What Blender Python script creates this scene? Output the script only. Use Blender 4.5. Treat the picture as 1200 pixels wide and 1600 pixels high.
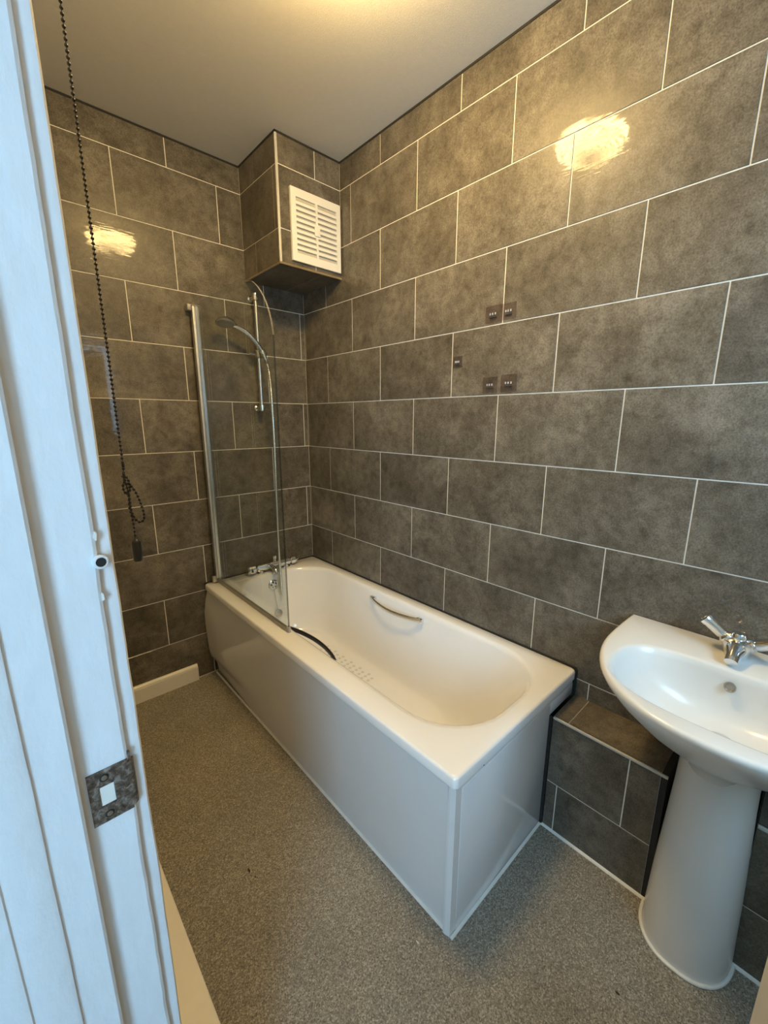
import bpy, bmesh, math, random
from mathutils import Vector, Matrix

# ------------------------------------------------------------------ reset
for o in list(bpy.data.objects):
    bpy.data.objects.remove(o, do_unlink=True)
random.seed(7)
scene = bpy.context.scene
C = scene.collection
PI = math.pi

# ------------------------------------------------------------------ camera
F_PX = 648.736                      # focal length in pixels of the 1200x1600 frame
YAW, PITCH, ROLL = 0.743052, -0.218948, 0.0013615
cam_d = bpy.data.cameras.new('camera')
cam_d.sensor_fit = 'VERTICAL'
cam_d.sensor_height = 24.0
cam_d.lens = F_PX / 1600 * 24.0
cam_d.clip_start = 0.02
cam = bpy.data.objects.new('camera', cam_d)
C.objects.link(cam)
fw = Vector((math.sin(YAW) * math.cos(PITCH), math.cos(YAW) * math.cos(PITCH), math.sin(PITCH)))
ri = Vector((math.cos(YAW), -math.sin(YAW), 0))
up = ri.cross(fw)
r2 = math.cos(ROLL) * ri + math.sin(ROLL) * up
u2 = -math.sin(ROLL) * ri + math.cos(ROLL) * up
m = Matrix((r2, u2, -fw)).transposed().to_4x4()
m.translation = Vector((-1.4108, -2.2232, 1.4140))
cam.matrix_world = m
scene.camera = cam

# ------------------------------------------------------------------ world, lights, exposure
scene.view_settings.view_transform = 'Standard'
scene.view_settings.look = 'None'
scene.view_settings.gamma = 1.0
scene.view_settings.use_curve_mapping = False
scene.view_settings.exposure = 0.0

LAMP_STRENGTH = 185.0
LAMP_COLOR = (1.0, 0.69, 0.27)
DAY_COLOR = (0.40, 0.72, 1.0)
HALL_POWER = 76.0
BATH_WINDOW_POWER = 27.0

w = bpy.data.worlds.new('world')
scene.world = w
w.use_nodes = True
w.node_tree.nodes['Background'].inputs[0].default_value = (0.55, 0.75, 1.0, 1)
w.node_tree.nodes['Background'].inputs[1].default_value = 1.0


def area(name, loc, rot, sx, sy, power, col):
    l = bpy.data.lights.new(name, 'AREA')
    l.shape = 'RECTANGLE'
    l.size, l.size_y = sx, sy
    l.energy = power
    l.color = col
    o = bpy.data.objects.new(name, l)
    o.location = loc
    o.rotation_euler = rot
    C.objects.link(o)
    return o


# daylight entering through the landing window and through the bathroom window
area('landing_window_daylight', (-2.735, -3.18, 1.50), (0, -PI / 2, 0), 1.18, 0.86, HALL_POWER, DAY_COLOR)
area('bathroom_window_daylight', (-0.75, -2.865, 1.70), (PI / 2, 0, 0), 0.58, 0.86, BATH_WINDOW_POWER, DAY_COLOR)


# ------------------------------------------------------------------ materials
def new_mat(name):
    mt = bpy.data.materials.new(name)
    mt.use_nodes = True
    nt = mt.node_tree
    return mt, nt, nt.nodes['Principled BSDF']


def N(nt, t, **kw):
    n = nt.nodes.new(t)
    for k, v in kw.items():
        setattr(n, k, v)
    return n


def ramp(nt, fac, stops):
    r = N(nt, 'ShaderNodeValToRGB')
    e = r.color_ramp.elements
    while len(e) < len(stops):
        e.new(0.5)
    for i, (p, c) in enumerate(stops):
        e[i].position = p
        e[i].color = (c[0], c[1], c[2], 1)
    nt.links.new(fac, r.inputs[0])
    return r.outputs[0]


def noise(nt, vec, scale, detail=4, rough=0.55, dist=0.0):
    n = N(nt, 'ShaderNodeTexNoise')
    n.inputs['Scale'].default_value = scale
    n.inputs['Detail'].default_value = detail
    n.inputs['Roughness'].default_value = rough
    n.inputs['Distortion'].default_value = dist
    nt.links.new(vec, n.inputs['Vector'])
    return n.outputs['Fac']


def mixc(nt, fac, a, b, mode='MIX'):
    x = N(nt, 'ShaderNodeMix', data_type='RGBA', blend_type=mode)
    if isinstance(fac, float):
        x.inputs[0].default_value = fac
    else:
        nt.links.new(fac, x.inputs[0])
    for i, v in ((6, a), (7, b)):
        if isinstance(v, tuple):
            x.inputs[i].default_value = (v[0], v[1], v[2], 1)
        else:
            nt.links.new(v, x.inputs[i])
    return x.outputs[2]


def bump(nt, h, strength, distance):
    b = N(nt, 'ShaderNodeBump')
    b.inputs['Strength'].default_value = strength
    b.inputs['Distance'].default_value = distance
    nt.links.new(h, b.inputs['Height'])
    return b.outputs[0]


def simple(name, col, rough=0.5, metal=0.0, var=0.06, scale=18, bumpd=0.0, coat=0.0, spec=0.5):
    mt, nt, bs = new_mat(name)
    tc = N(nt, 'ShaderNodeTexCoord')
    f = noise(nt, tc.outputs['Object'], scale)
    lo = tuple(c * (1 - var) for c in col)
    hi = tuple(min(1, c * (1 + var)) for c in col)
    nt.links.new(ramp(nt, f, [(0.3, lo), (0.7, hi)]), bs.inputs['Base Color'])
    bs.inputs['Roughness'].default_value = rough
    bs.inputs['Metallic'].default_value = metal
    bs.inputs['Coat Weight'].default_value = coat
    bs.inputs['Coat Roughness'].default_value = 0.08
    bs.inputs['Specular IOR Level'].default_value = spec
    if bumpd:
        nt.links.new(bump(nt, noise(nt, tc.outputs['Object'], scale * 6), 1.0, bumpd), bs.inputs['Normal'])
    return mt


def tile_material():
    mt, nt, bs = new_mat('concrete_tile')
    geo = N(nt, 'ShaderNodeNewGeometry')
    oi = N(nt, 'ShaderNodeObjectInfo')
    mul = N(nt, 'ShaderNodeVectorMath', operation='SCALE')
    nt.links.new(oi.outputs['Random'], mul.inputs['Scale'])
    mul.inputs[0].default_value = (13.0, 7.0, 19.0)
    add = N(nt, 'ShaderNodeVectorMath', operation='ADD')
    nt.links.new(geo.outputs['Position'], add.inputs[0])
    nt.links.new(mul.outputs[0], add.inputs[1])
    v = add.outputs[0]
    big = noise(nt, v, 5.0, 6, 0.62, 0.4)
    mid = noise(nt, v, 26.0, 8, 0.7, 0.2)
    fine = noise(nt, v, 210.0, 5, 0.75)
    c1 = ramp(nt, big, [(0.28, (0.083, 0.071, 0.053)), (0.5, (0.132, 0.114, 0.088)), (0.72, (0.203, 0.178, 0.142))])
    c2 = ramp(nt, mid, [(0.30, (0.50, 0.48, 0.45)), (0.52, (1, 1, 1)), (0.74, (1.36, 1.36, 1.36))])
    c3 = ramp(nt, fine, [(0.34, (0.46, 0.44, 0.41)), (0.52, (1, 1, 1)), (0.72, (1.48, 1.48, 1.46))])
    c = mixc(nt, 0.85, c1, c2, 'MULTIPLY')
    c = mixc(nt, 0.8, c, c3, 'MULTIPLY')
    tone = N(nt, 'ShaderNodeMapRange')
    tone.inputs[3].default_value = 0.90
    tone.inputs[4].default_value = 1.10
    nt.links.new(oi.outputs['Random'], tone.inputs[0])
    hs = N(nt, 'ShaderNodeHueSaturation')
    nt.links.new(tone.outputs[0], hs.inputs['Value'])
    nt.links.new(c, hs.inputs['Color'])
    nt.links.new(hs.outputs[0], bs.inputs['Base Color'])
    rr = N(nt, 'ShaderNodeMapRange')
    rr.inputs[1].default_value = 0.3
    rr.inputs[2].default_value = 0.75
    rr.inputs[3].default_value = 0.33
    rr.inputs[4].default_value = 0.48
    nt.links.new(mid, rr.inputs[0])
    nt.links.new(rr.outputs[0], bs.inputs['Roughness'])
    bs.inputs['Specular IOR Level'].default_value = 0.24
    bs.inputs['Coat Weight'].default_value = 0.24
    bs.inputs['Coat Roughness'].default_value = 0.035
    # faint horizontal polishing relief
    mp = N(nt, 'ShaderNodeMapping')
    mp.inputs['Scale'].default_value = (9, 9, 60)
    nt.links.new(v, mp.inputs[0])
    st = noise(nt, mp.outputs[0], 1.0, 3, 0.5, 0.6)
    bn = bump(nt, st, 0.5, 0.0006)
    nt.links.new(bn, bs.inputs['Normal'])
    nt.links.new(bn, bs.inputs['Coat Normal'])
    return mt


def floor_material():
    mt, nt, bs = new_mat('speckled_carpet')
    geo = N(nt, 'ShaderNodeNewGeometry')
    p = geo.outputs['Position']
    vo = N(nt, 'ShaderNodeTexVoronoi')
    vo.inputs['Scale'].default_value = 300
    nt.links.new(p, vo.inputs['Vector'])
    fine = noise(nt, p, 330, 4, 0.7)
    big = noise(nt, p, 4.0, 4)
    sep = N(nt, 'ShaderNodeSeparateColor')
    nt.links.new(vo.outputs['Color'], sep.inputs[0])
    c1 = ramp(nt, sep.outputs[0], [(0.0, (0.17, 0.150, 0.118)), (0.30, (0.26, 0.232, 0.186)), (0.72, (0.315, 0.283, 0.228)), (0.95, (0.45, 0.410, 0.335))])
    c2 = ramp(nt, fine, [(0.32, (0.42, 0.40, 0.37)), (0.52, (1, 1, 1)), (0.72, (1.40, 1.40, 1.38))])
    c3 = ramp(nt, big, [(0.3, (0.88, 0.88, 0.88)), (0.7, (1.07, 1.07, 1.07))])
    c = mixc(nt, 0.9, c1, c2, 'MULTIPLY')
    c = mixc(nt, 1.0, c, c3, 'MULTIPLY')
    nt.links.new(c, bs.inputs['Base Color'])
    bs.inputs['Roughness'].default_value = 0.85
    bs.inputs['Specular IOR Level'].default_value = 0.25
    nt.links.new(bump(nt, fine, 0.8, 0.003), bs.inputs['Normal'])
    return mt


def painted_wood(name, col):
    mt, nt, bs = new_mat(name)
    geo = N(nt, 'ShaderNodeNewGeometry')
    p = geo.outputs['Position']
    mp = N(nt, 'ShaderNodeMapping')
    mp.inputs['Scale'].default_value = (1, 1, 0.35)
    nt.links.new(p, mp.inputs[0])
    f = noise(nt, mp.outputs[0], 70, 5, 0.6)
    lump = noise(nt, p, 28, 3, 0.5, 0.3)
    chips = noise(nt, p, 34, 6, 0.72, 1.2)
    c = ramp(nt, f, [(0.3, tuple(x * 0.95 for x in col)), (0.7, col)])
    mask = ramp(nt, chips, [(0.735, (0, 0, 0)), (0.755, (1, 1, 1))])
    c = mixc(nt, mask, c, tuple(x * 0.72 for x in col))
    nt.links.new(c, bs.inputs['Base Color'])
    bs.inputs['Roughness'].default_value = 0.38
    add = N(nt, 'ShaderNodeMath', operation='MULTIPLY_ADD')
    nt.links.new(lump, add.inputs[0])
    add.inputs[1].default_value = 2.0
    nt.links.new(f, add.inputs[2])
    nt.links.new(bump(nt, add.outputs[0], 0.5, 0.0015), bs.inputs['Normal'])
    return mt


def rust_metal():
    mt, nt, bs = new_mat('worn_painted_steel')
    tc = N(nt, 'ShaderNodeTexCoord')
    f = noise(nt, tc.outputs['Object'], 140, 6, 0.7, 0.5)
    nt.links.new(ramp(nt, f, [(0.34, (0.035, 0.022, 0.014)), (0.5, (0.13, 0.095, 0.07)), (0.66, (0.34, 0.30, 0.26))]), bs.inputs['Base Color'])
    bs.inputs['Metallic'].default_value = 0.35
    bs.inputs['Roughness'].default_value = 0.45
    nt.links.new(bump(nt, f, 0.6, 0.001), bs.inputs['Normal'])
    return mt


def clear_glass(name, tint, gloss=0.06, rough=0.02):
    """thin pane: mostly see-through, a Fresnel share of reflection"""
    mt = bpy.data.materials.new(name)
    mt.use_nodes = True
    nt = mt.node_tree
    for n in list(nt.nodes):
        nt.nodes.remove(n)
    out = N(nt, 'ShaderNodeOutputMaterial')
    tr = N(nt, 'ShaderNodeBsdfTransparent')
    tr.inputs[0].default_value = (*tint, 1)
    gl = N(nt, 'ShaderNodeBsdfGlossy')
    gl.inputs['Roughness'].default_value = rough
    geo = N(nt, 'ShaderNodeNewGeometry')
    dt = N(nt, 'ShaderNodeVectorMath', operation='DOT_PRODUCT')
    nt.links.new(geo.outputs['Incoming'], dt.inputs[0])
    nt.links.new(geo.outputs['Normal'], dt.inputs[1])
    ab = N(nt, 'ShaderNodeMath', operation='ABSOLUTE')
    nt.links.new(dt.outputs['Value'], ab.inputs[0])
    om = N(nt, 'ShaderNodeMath', operation='SUBTRACT')
    om.inputs[0].default_value = 1.0
    nt.links.new(ab.outputs[0], om.inputs[1])
    pw = N(nt, 'ShaderNodeMath', operation='POWER')
    nt.links.new(om.outputs[0], pw.inputs[0])
    pw.inputs[1].default_value = 5.0
    fr = N(nt, 'ShaderNodeMath', operation='MULTIPLY_ADD')      # Schlick reflectance of the surface
    nt.links.new(pw.outputs[0], fr.inputs[0])
    fr.inputs[1].default_value = 0.96
    fr.inputs[2].default_value = 0.04
    tc = N(nt, 'ShaderNodeTexCoord')
    smear = noise(nt, tc.outputs['Object'], 7, 5, 0.6)
    sm = N(nt, 'ShaderNodeMapRange')
    sm.inputs[3].default_value = gloss
    sm.inputs[4].default_value = gloss * 1.25
    nt.links.new(smear, sm.inputs[0])
    mx0 = N(nt, 'ShaderNodeMath', operation='MULTIPLY')
    nt.links.new(fr.outputs[0], mx0.inputs[0])
    nt.links.new(sm.outputs[0], mx0.inputs[1])
    mx = N(nt, 'ShaderNodeMixShader')
    nt.links.new(mx0.outputs[0], mx.inputs[0])
    nt.links.new(tr.outputs[0], mx.inputs[1])
    nt.links.new(gl.outputs[0], mx.inputs[2])
    nt.links.new(mx.outputs[0], out.inputs[0])
    return mt


def lamp_glass():
    mt, nt, bs = new_mat('lit_ribbed_lamp_glass')
    tc = N(nt, 'ShaderNodeTexCoord')
    mp = N(nt, 'ShaderNodeMapping')
    mp.inputs['Scale'].default_value = (1, 1, 1)
    nt.links.new(tc.outputs['Object'], mp.inputs[0])
    wv = N(nt, 'ShaderNodeTexWave', wave_type='RINGS', rings_direction='Z')
    wv.inputs['Scale'].default_value = 17
    wv.inputs['Distortion'].default_value = 5.0
    wv.inputs['Detail'].default_value = 3
    nt.links.new(mp.outputs[0], wv.inputs['Vector'])
    ln = N(nt, 'ShaderNodeVectorMath', operation='LENGTH')
    fl = N(nt, 'ShaderNodeVectorMath', operation='MULTIPLY')
    fl.inputs[1].default_value = (1, 1, 0)
    nt.links.new(tc.outputs['Object'], fl.inputs[0])
    nt.links.new(fl.outputs[0], ln.inputs[0])
    centre = ramp(nt, ln.outputs['Value'], [(0.035, (0.25, 0.25, 0.25)), (0.10, (1, 1, 1))])
    c = ramp(nt, wv.outputs['Fac'], [(0.12, tuple(x * 0.22 for x in LAMP_COLOR)), (0.62, LAMP_COLOR)])
    c = mixc(nt, 1.0, c, centre, 'MULTIPLY')
    bs.inputs['Base Color'].default_value = (0.8, 0.75, 0.6, 1)
    nt.links.new(c, bs.inputs['Emission Color'])
    bs.inputs['Emission Strength'].default_value = LAMP_STRENGTH
    bs.inputs['Roughness'].default_value = 0.2
    return mt


M = dict(
    tile=tile_material(),
    floor=floor_material(),
    grout=simple('pale_grout', (0.80, 0.75, 0.65), 0.8, var=0.08, scale=40),
    ceiling=simple('white_ceiling_paint', (0.60, 0.57, 0.515), 0.9, var=0.02, scale=60, bumpd=0.0008),
    wallpaint=simple('white_wall_paint', (0.66, 0.66, 0.64), 0.8, var=0.02),
    frame=painted_wood('thick_white_gloss_paint', (0.74, 0.75, 0.76)),
    cream=simple('cream_gloss_paint', (0.78, 0.73, 0.63), 0.4, var=0.03),
    acrylic=simple('white_bath_enamel', (0.90, 0.885, 0.865), 0.16, var=0.012, scale=6, coat=0.5),
    panel=simple('gloss_bath_panel', (0.75, 0.735, 0.72), 0.16, var=0.015, scale=6, coat=0.25),
    ceramic=simple('white_ceramic', (0.72, 0.705, 0.67), 0.24, var=0.012, scale=6, coat=0.18),
    chrome=simple('chrome', (0.78, 0.78, 0.78), 0.10, 1.0, var=0.03),
    alu=simple('brushed_aluminium', (0.70, 0.69, 0.66), 0.28, 1.0, var=0.05, scale=60),
    chromedark=simple('scaled_chrome', (0.50, 0.47, 0.42), 0.30, 1.0, var=0.10, scale=60),
    hose=simple('chrome_hose', (0.85, 0.84, 0.80), 0.25, 1.0, var=0.03),
    black=simple('black_plastic_and_shade', (0.012, 0.012, 0.013), 0.35, var=0.1),
    beads=simple('black_metal_beads', (0.012, 0.010, 0.011), 0.3, 0.3, var=0.1),
    gap=simple('mouldy_joint_and_shade', (0.018, 0.016, 0.013), 0.8, var=0.3, scale=50),
    sealant=simple('white_sealant', (0.74, 0.72, 0.66), 0.45, var=0.06, scale=30),
    plastic=simple('white_vent_plastic', (0.78, 0.75, 0.68), 0.4, var=0.02),
    vent_dark=simple('vent_back', (0.50, 0.46, 0.38), 0.7, var=0.05),
    trimwhite=simple('pvc_tile_trim', (0.50, 0.48, 0.44), 0.3, var=0.05),
    trimbrown=simple('bronze_tile_trim', (0.30, 0.24, 0.16), 0.3, 0.6, var=0.1),
    plate=rust_metal(),
    glass=clear_glass('screen_glass', (0.93, 0.955, 0.945), 1.0, 0.015),
    glassedge=simple('dark_glass_edge', (0.02, 0.03, 0.028), 0.1, var=0.1),
    winglass=clear_glass('window_glass', (0.97, 0.98, 1.0), 0.8, 0.02),
    pad=clear_glass('clear_sticky_pad', (0.89, 0.86, 0.87), 0.9, 0.15),
    hookclear=simple('clear_hook_plastic', (0.42, 0.41, 0.41), 0.15, var=0.03),
    seal=simple('grey_rubber_seal', (0.27, 0.255, 0.235), 0.35, var=0.1),
    dot=simple('grey_anti_slip_dot', (0.64, 0.61, 0.56), 0.5, var=0.03),
    crumb=simple('dark_crumb', (0.06, 0.03, 0.015), 0.8, var=0.3, scale=300),
    crumbpale=simple('pale_crumb', (0.62, 0.58, 0.50), 0.8, var=0.2, scale=300),
    hallfloor=simple('hall_carpet', (0.28, 0.25, 0.21), 0.9, var=0.15, scale=200),
    lamp=lamp_glass(),
    brass=simple('gold_lamp_base', (0.62, 0.48, 0.22), 0.3, 0.8, var=0.05),
)


# ------------------------------------------------------------------ helpers
def setp(o, label=None, cat=None, group=None, kind=None):
    if label:
        o['label'] = label
    if cat:
        o['category'] = cat
    if group:
        o['group'] = group
    if kind:
        o['kind'] = kind
    return o


def wl(o):
    return Vector(o.get('_w', (0, 0, 0)))


WL = {}


def place(o, parent, wloc):
    """parent o and give it the world location wloc"""
    pw = WL.get(parent.name, Vector()) if parent else Vector()
    if parent:
        o.parent = parent
    o.location = Vector(wloc) - pw
    WL[o.name] = Vector(wloc)


def thing(name, loc, label, cat, group=None):
    o = bpy.data.objects.new(name, None)
    C.objects.link(o)
    o.empty_display_size = 0.05
    place(o, None, loc)
    return setp(o, label, cat, group)


def obj(name, bm, mat, parent=None, loc=None, smooth=False, angle=40):
    """one mesh object; bm is in world coordinates"""
    if loc is None:
        loc = WL.get(parent.name, Vector()) if parent else Vector()
    loc = Vector(loc)
    bmesh.ops.translate(bm, verts=bm.verts, vec=-loc)
    bmesh.ops.recalc_face_normals(bm, faces=bm.faces)
    me = bpy.data.meshes.new(name)
    if smooth:
        for f in bm.faces:
            f.smooth = True
        lim = math.radians(angle)
        for e in bm.edges:
            if len(e.link_faces) == 2 and e.calc_face_angle(0) > lim:
                e.smooth = False
    bm.to_mesh(me)
    bm.free()
    me.materials.append(M[mat])
    o = bpy.data.objects.new(name, me)
    C.objects.link(o)
    place(o, parent, loc)
    return o


def B():
    return bmesh.new()


def add_box(bm, x0, x1, y0, y1, z0, z1, bev=0.0, seg=2):
    r = bmesh.ops.create_cube(bm, size=1.0)
    vs = r['verts']
    for v in vs:
        v.co = Vector(((x0 + x1) / 2 + v.co.x * (x1 - x0), (y0 + y1) / 2 + v.co.y * (y1 - y0), (z0 + z1) / 2 + v.co.z * (z1 - z0)))
    if bev:
        es = list({e for v in vs for e in v.link_edges})
        bmesh.ops.bevel(bm, geom=es, offset=bev, segments=seg, affect='EDGES', profile=0.5)
    return bm


def box(*a, **k):
    return add_box(B(), *a, **k)


def catmull(pts, n=8):
    pts = [Vector(p) for p in pts]
    out = []
    for i in range(len(pts) - 1):
        p0 = pts[max(i - 1, 0)]
        p1, p2 = pts[i], pts[i + 1]
        p3 = pts[min(i + 2, len(pts) - 1)]
        for k in range(n):
            t = k / n
            out.append(0.5 * ((2 * p1) + (p2 - p0) * t + (2 * p0 - 5 * p1 + 4 * p2 - p3) * t * t + (3 * p1 - p0 - 3 * p2 + p3) * t ** 3))
    out.append(pts[-1])
    return out


def add_tube(bm, pts, rad, seg=12, cap=True, flat=1.0, upv=(0, 0, 1)):
    """sweep a circle (or ellipse) along pts; rad a number or a list"""
    pts = [Vector(p) for p in pts]
    n = len(pts)
    rings = []
    ref = Vector(upv)
    for i, p in enumerate(pts):
        t = (pts[min(i + 1, n - 1)] - pts[max(i - 1, 0)]).normalized()
        a = ref - t * ref.dot(t)
        if a.length < 1e-4:
            a = Vector((1, 0, 0)) - t * t.x
        a.normalize()
        b = t.cross(a)
        ref = a
        r = rad[i] if isinstance(rad, (list, tuple)) else rad
        rings.append([bm.verts.new(p + a * (math.cos(2 * PI * k / seg) * r * flat) + b * (math.sin(2 * PI * k / seg) * r)) for k in range(seg)])
    for i in range(n - 1):
        for k in range(seg):
            bm.faces.new((rings[i][k], rings[i][(k + 1) % seg], rings[i + 1][(k + 1) % seg], rings[i + 1][k]))
    if cap:
        bm.faces.new(rings[0][::-1])
        bm.faces.new(rings[-1])
    return bm


def tube(*a, **k):
    return add_tube(B(), *a, **k)


def add_lathe(bm, prof, origin, axis=(0, 0, 1), seg=32, cap0=True, cap1=True):
    """prof = [(radius, height)] along axis"""
    ax = Vector(axis).normalized()
    a = Vector((1, 0, 0)) if abs(ax.x) < 0.8 else Vector((0, 1, 0))
    a = (a - ax * a.dot(ax)).normalized()
    b = ax.cross(a)
    o = Vector(origin)
    rings = []
    for r, h in prof:
        rings.append([bm.verts.new(o + ax * h + a * (r * math.cos(2 * PI * k / seg)) + b * (r * math.sin(2 * PI * k / seg))) for k in range(seg)])
    for i in range(len(rings) - 1):
        for k in range(seg):
            bm.faces.new((rings[i][k], rings[i][(k + 1) % seg], rings[i + 1][(k + 1) % seg], rings[i + 1][k]))
    if cap0:
        bm.faces.new(rings[0][::-1])
    if cap1:
        bm.faces.new(rings[-1])
    return bm


def lathe(*a, **k):
    return add_lathe(B(), *a, **k)


def loft(bm, rings, closed=True, cap0=False, cap1=False):
    vr = [[bm.verts.new(p) for p in r] for r in rings]
    n = len(rings[0])
    for i in range(len(vr) - 1):
        for k in range(n if closed else n - 1):
            bm.faces.new((vr[i][k], vr[i][(k + 1) % n], vr[i + 1][(k + 1) % n], vr[i + 1][k]))
    if cap0:
        bm.faces.new(vr[0][::-1])
    if cap1:
        bm.faces.new(vr[-1])
    return bm


def prism_z(poly, z0, z1):
    bm = B()
    return loft(bm, [[Vector((x, y, z0)) for x, y in poly], [Vector((x, y, z1)) for x, y in poly]], True, True, True)


def struct(name, bm, mat, label=None, parent=None, **k):
    o = obj(name, bm, mat, parent, **k)
    if parent is None:
        o['kind'] = 'structure'
    if label:
        o['label'] = label
    return o


# ------------------------------------------------------------------ room dimensions (metres)
CEIL = 2.6275
ROW = 0.25                    # tile row pitch
TW = 0.43686                  # tile pitch along a row
LX = -1.337                   # room side of the door wall
HX = -1.560                   # landing side of the door wall
NY = -2.80                    # near end wall (behind the camera)
GR = 0.0019                   # half a grout joint
Z_L0 = 2.505                  # top-most full horizontal joint

# ------------------------------------------------------------------ the setting
struct('floor', box(HX - 0.012, 0.1, NY - 0.1, 0.1, -0.06, 0.0), 'floor', 'speckled grey beige floor covering of the bathroom')
struct('ceiling', box(HX, 0.1, NY - 0.1, 0.1, CEIL, CEIL + 0.06), 'ceiling', 'white painted bathroom ceiling')
wall_right = struct('wall_right', box(0.0022, 0.1, NY - 0.1, 0.1, -0.06, CEIL), 'grout', 'long wall of glossy grey brown tiles with pale grout')
wall_back = struct('wall_back', box(LX - 0.13, 0.1, 0.0022, 0.1, -0.06, CEIL), 'grout', 'far end wall of grey brown tiles behind the shower')

# door wall on the left, with the doorway (y -2.49 .. -1.727) the camera stands in
DY0, DY1, DZ = -2.49, -1.727, 2.03
bm = box(HX, LX, DY1 + 0.024, 0.0, 0, CEIL)
add_box(bm, HX, LX, NY, DY0 - 0.024, 0, CEIL)
add_box(bm, HX, LX, DY0 - 0.024, DY1 + 0.024, DZ + 0.026, CEIL)
struct('wall_left', bm, 'wallpaint', 'white painted wall that holds the doorway')

# near end wall with the window behind the camera
WX0, WX1, WZ0, WZ1 = -1.06, -0.44, 1.25, 2.15
bm = box(HX, WX0, NY - 0.1, NY, 0, CEIL)
add_box(bm, WX1, 0.0, NY - 0.1, NY, 0, CEIL)
add_box(bm, WX0, WX1, NY - 0.1, NY, 0, WZ0)
add_box(bm, WX0, WX1, NY - 0.1, NY, WZ1, CEIL)
struct('wall_front', bm, 'wallpaint', 'white painted end wall behind the camera with a window')


def window(name, x0, x1, z0, z1, y, label):
    bm = box(x0, x0 + 0.04, y - 0.03, y + 0.02, z0, z1)
    add_box(bm, x1 - 0.04, x1, y - 0.03, y + 0.02, z0, z1)
    add_box(bm, x0 + 0.04, x1 - 0.04, y - 0.03, y + 0.02, z0, z0 + 0.04)
    add_box(bm, x0 + 0.04, x1 - 0.04, y - 0.03, y + 0.02, z1 - 0.04, z1)
    wi = struct(name, bm, 'frame', label)
    obj('pane', box(x0 + 0.04, x1 - 0.04, y - 0.006, y - 0.002, z0 + 0.04, z1 - 0.04), 'winglass', wi)
    return wi


window('window_1', WX0, WX1, WZ0, WZ1, NY - 0.03, 'white framed bathroom window behind the camera')

# landing outside the doorway
struct('floor_landing', box(-2.75, HX - 0.012, -4.1, 0.1, -0.06, 0.0), 'hallfloor', 'carpeted landing floor outside the doorway')
struct('ceiling_landing', box(-2.75, HX, -4.1, 0.1, 2.45, 2.5), 'ceiling', 'white ceiling of the landing')
HW = (-3.63, -2.73, 0.88, 2.12)         # landing window: y0, y1, z0, z1
bm = box(-2.75, -2.65, -4.1, HW[0], 0, 2.45)
add_box(bm, -2.75, -2.65, HW[1], 0.1, 0, 2.45)
add_box(bm, -2.75, -2.65, HW[0], HW[1], 0, HW[2])
add_box(bm, -2.75, -2.65, HW[0], HW[1], HW[3], 2.45)
struct('wall_landing_left', bm, 'wallpaint', 'white wall across the landing with a window')
struct('wall_landing_far', box(-2.65, HX, 0.0, 0.1, 0, 2.45), 'wallpaint', 'white wall at the far end of the landing')
struct('wall_landing_side', box(HX, HX + 0.1, -4.1, NY - 0.101, 0, 2.45), 'wallpaint', 'white landing wall beyond the bathroom')
struct('wall_landing_near', box(-2.65, HX, -4.1, -4.0, 0, 2.45), 'wallpaint', 'white end wall of the landing behind the camera')
bm = B()
for y0, y1, z0, z1 in ((HW[0], HW[0] + 0.04, HW[2], HW[3]), (HW[1] - 0.04, HW[1], HW[2], HW[3]), (HW[0] + 0.04, HW[1] - 0.04, HW[2], HW[2] + 0.04), (HW[0] + 0.04, HW[1] - 0.04, HW[3] - 0.04, HW[3])):
    add_box(bm, -2.72, -2.67, y0, y1, z0, z1)
win2 = struct('window_2', bm, 'frame', 'white framed landing window behind the camera')
obj('pane', box(-2.697, -2.693, HW[0] + 0.04, HW[1] - 0.04, HW[2] + 0.04, HW[3] - 0.04), 'winglass', win2)

# ------------------------------------------------------------------ tiles
TILE_MESH = {}


def tile_mesh(wd, ht, t=0.006, ch=0.0007):
    key = (round(wd, 4), round(ht, 4), t)
    if key in TILE_MESH:
        return TILE_MESH[key]
    a, b = wd / 2, ht / 2
    v = [(-a, -b, -t), (a, -b, -t), (a, b, -t), (-a, b, -t),
         (-a, -b, -ch), (a, -b, -ch), (a, b, -ch), (-a, b, -ch),
         (-a + ch, -b + ch, 0), (a - ch, -b + ch, 0), (a - ch, b - ch, 0), (-a + ch, b - ch, 0)]
    f = [(3, 2, 1, 0), (8, 9, 10, 11)]
    for i in range(4):
        j = (i + 1) % 4
        f += [(i, j, 4 + j, 4 + i), (4 + i, 4 + j, 8 + j, 8 + i)]
    me = bpy.data.meshes.new('tile')
    me.from_pydata(v, [], f)
    me.materials.append(M['tile'])
    TILE_MESH[key] = me
    return me


def add_tile(parent, ctr, ux, uy, wd, ht):
    """a tile whose face centre is ctr, width along ux, height along uy"""
    ux, uy = Vector(ux), Vector(uy)
    o = bpy.data.objects.new('tile', tile_mesh(wd, ht, 0.0018))
    C.objects.link(o)
    n = ux.cross(uy)
    o.rotation_euler = Matrix((ux, uy, n)).transposed().to_euler()
    place(o, parent, ctr)
    return o


def tile_row(parent, o, ux, uy, u0, u1, v0, v1, joints, g0=GR, g1=GR):
    """tiles between u0 and u1 split at joints, v0..v1 high"""
    o, uxv, uyv = Vector(o), Vector(ux), Vector(uy)
    js = [u0] + sorted(j for j in joints if u0 + 0.008 < j < u1 - 0.008) + [u1]
    for a, b in zip(js[:-1], js[1:]):
        a2 = a + (GR if a != u0 else 0.0006)
        b2 = b - (GR if b != u1 else 0.0006)
        v0b, v1b = v0 + g0, v1 - g1
        if b2 - a2 < 0.006:
            continue
        add_tile(parent, o + uxv * (a2 + b2) / 2 + uyv * (v0b + v1b) / 2, ux, uy, b2 - a2, v1b - v0b)


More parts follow.
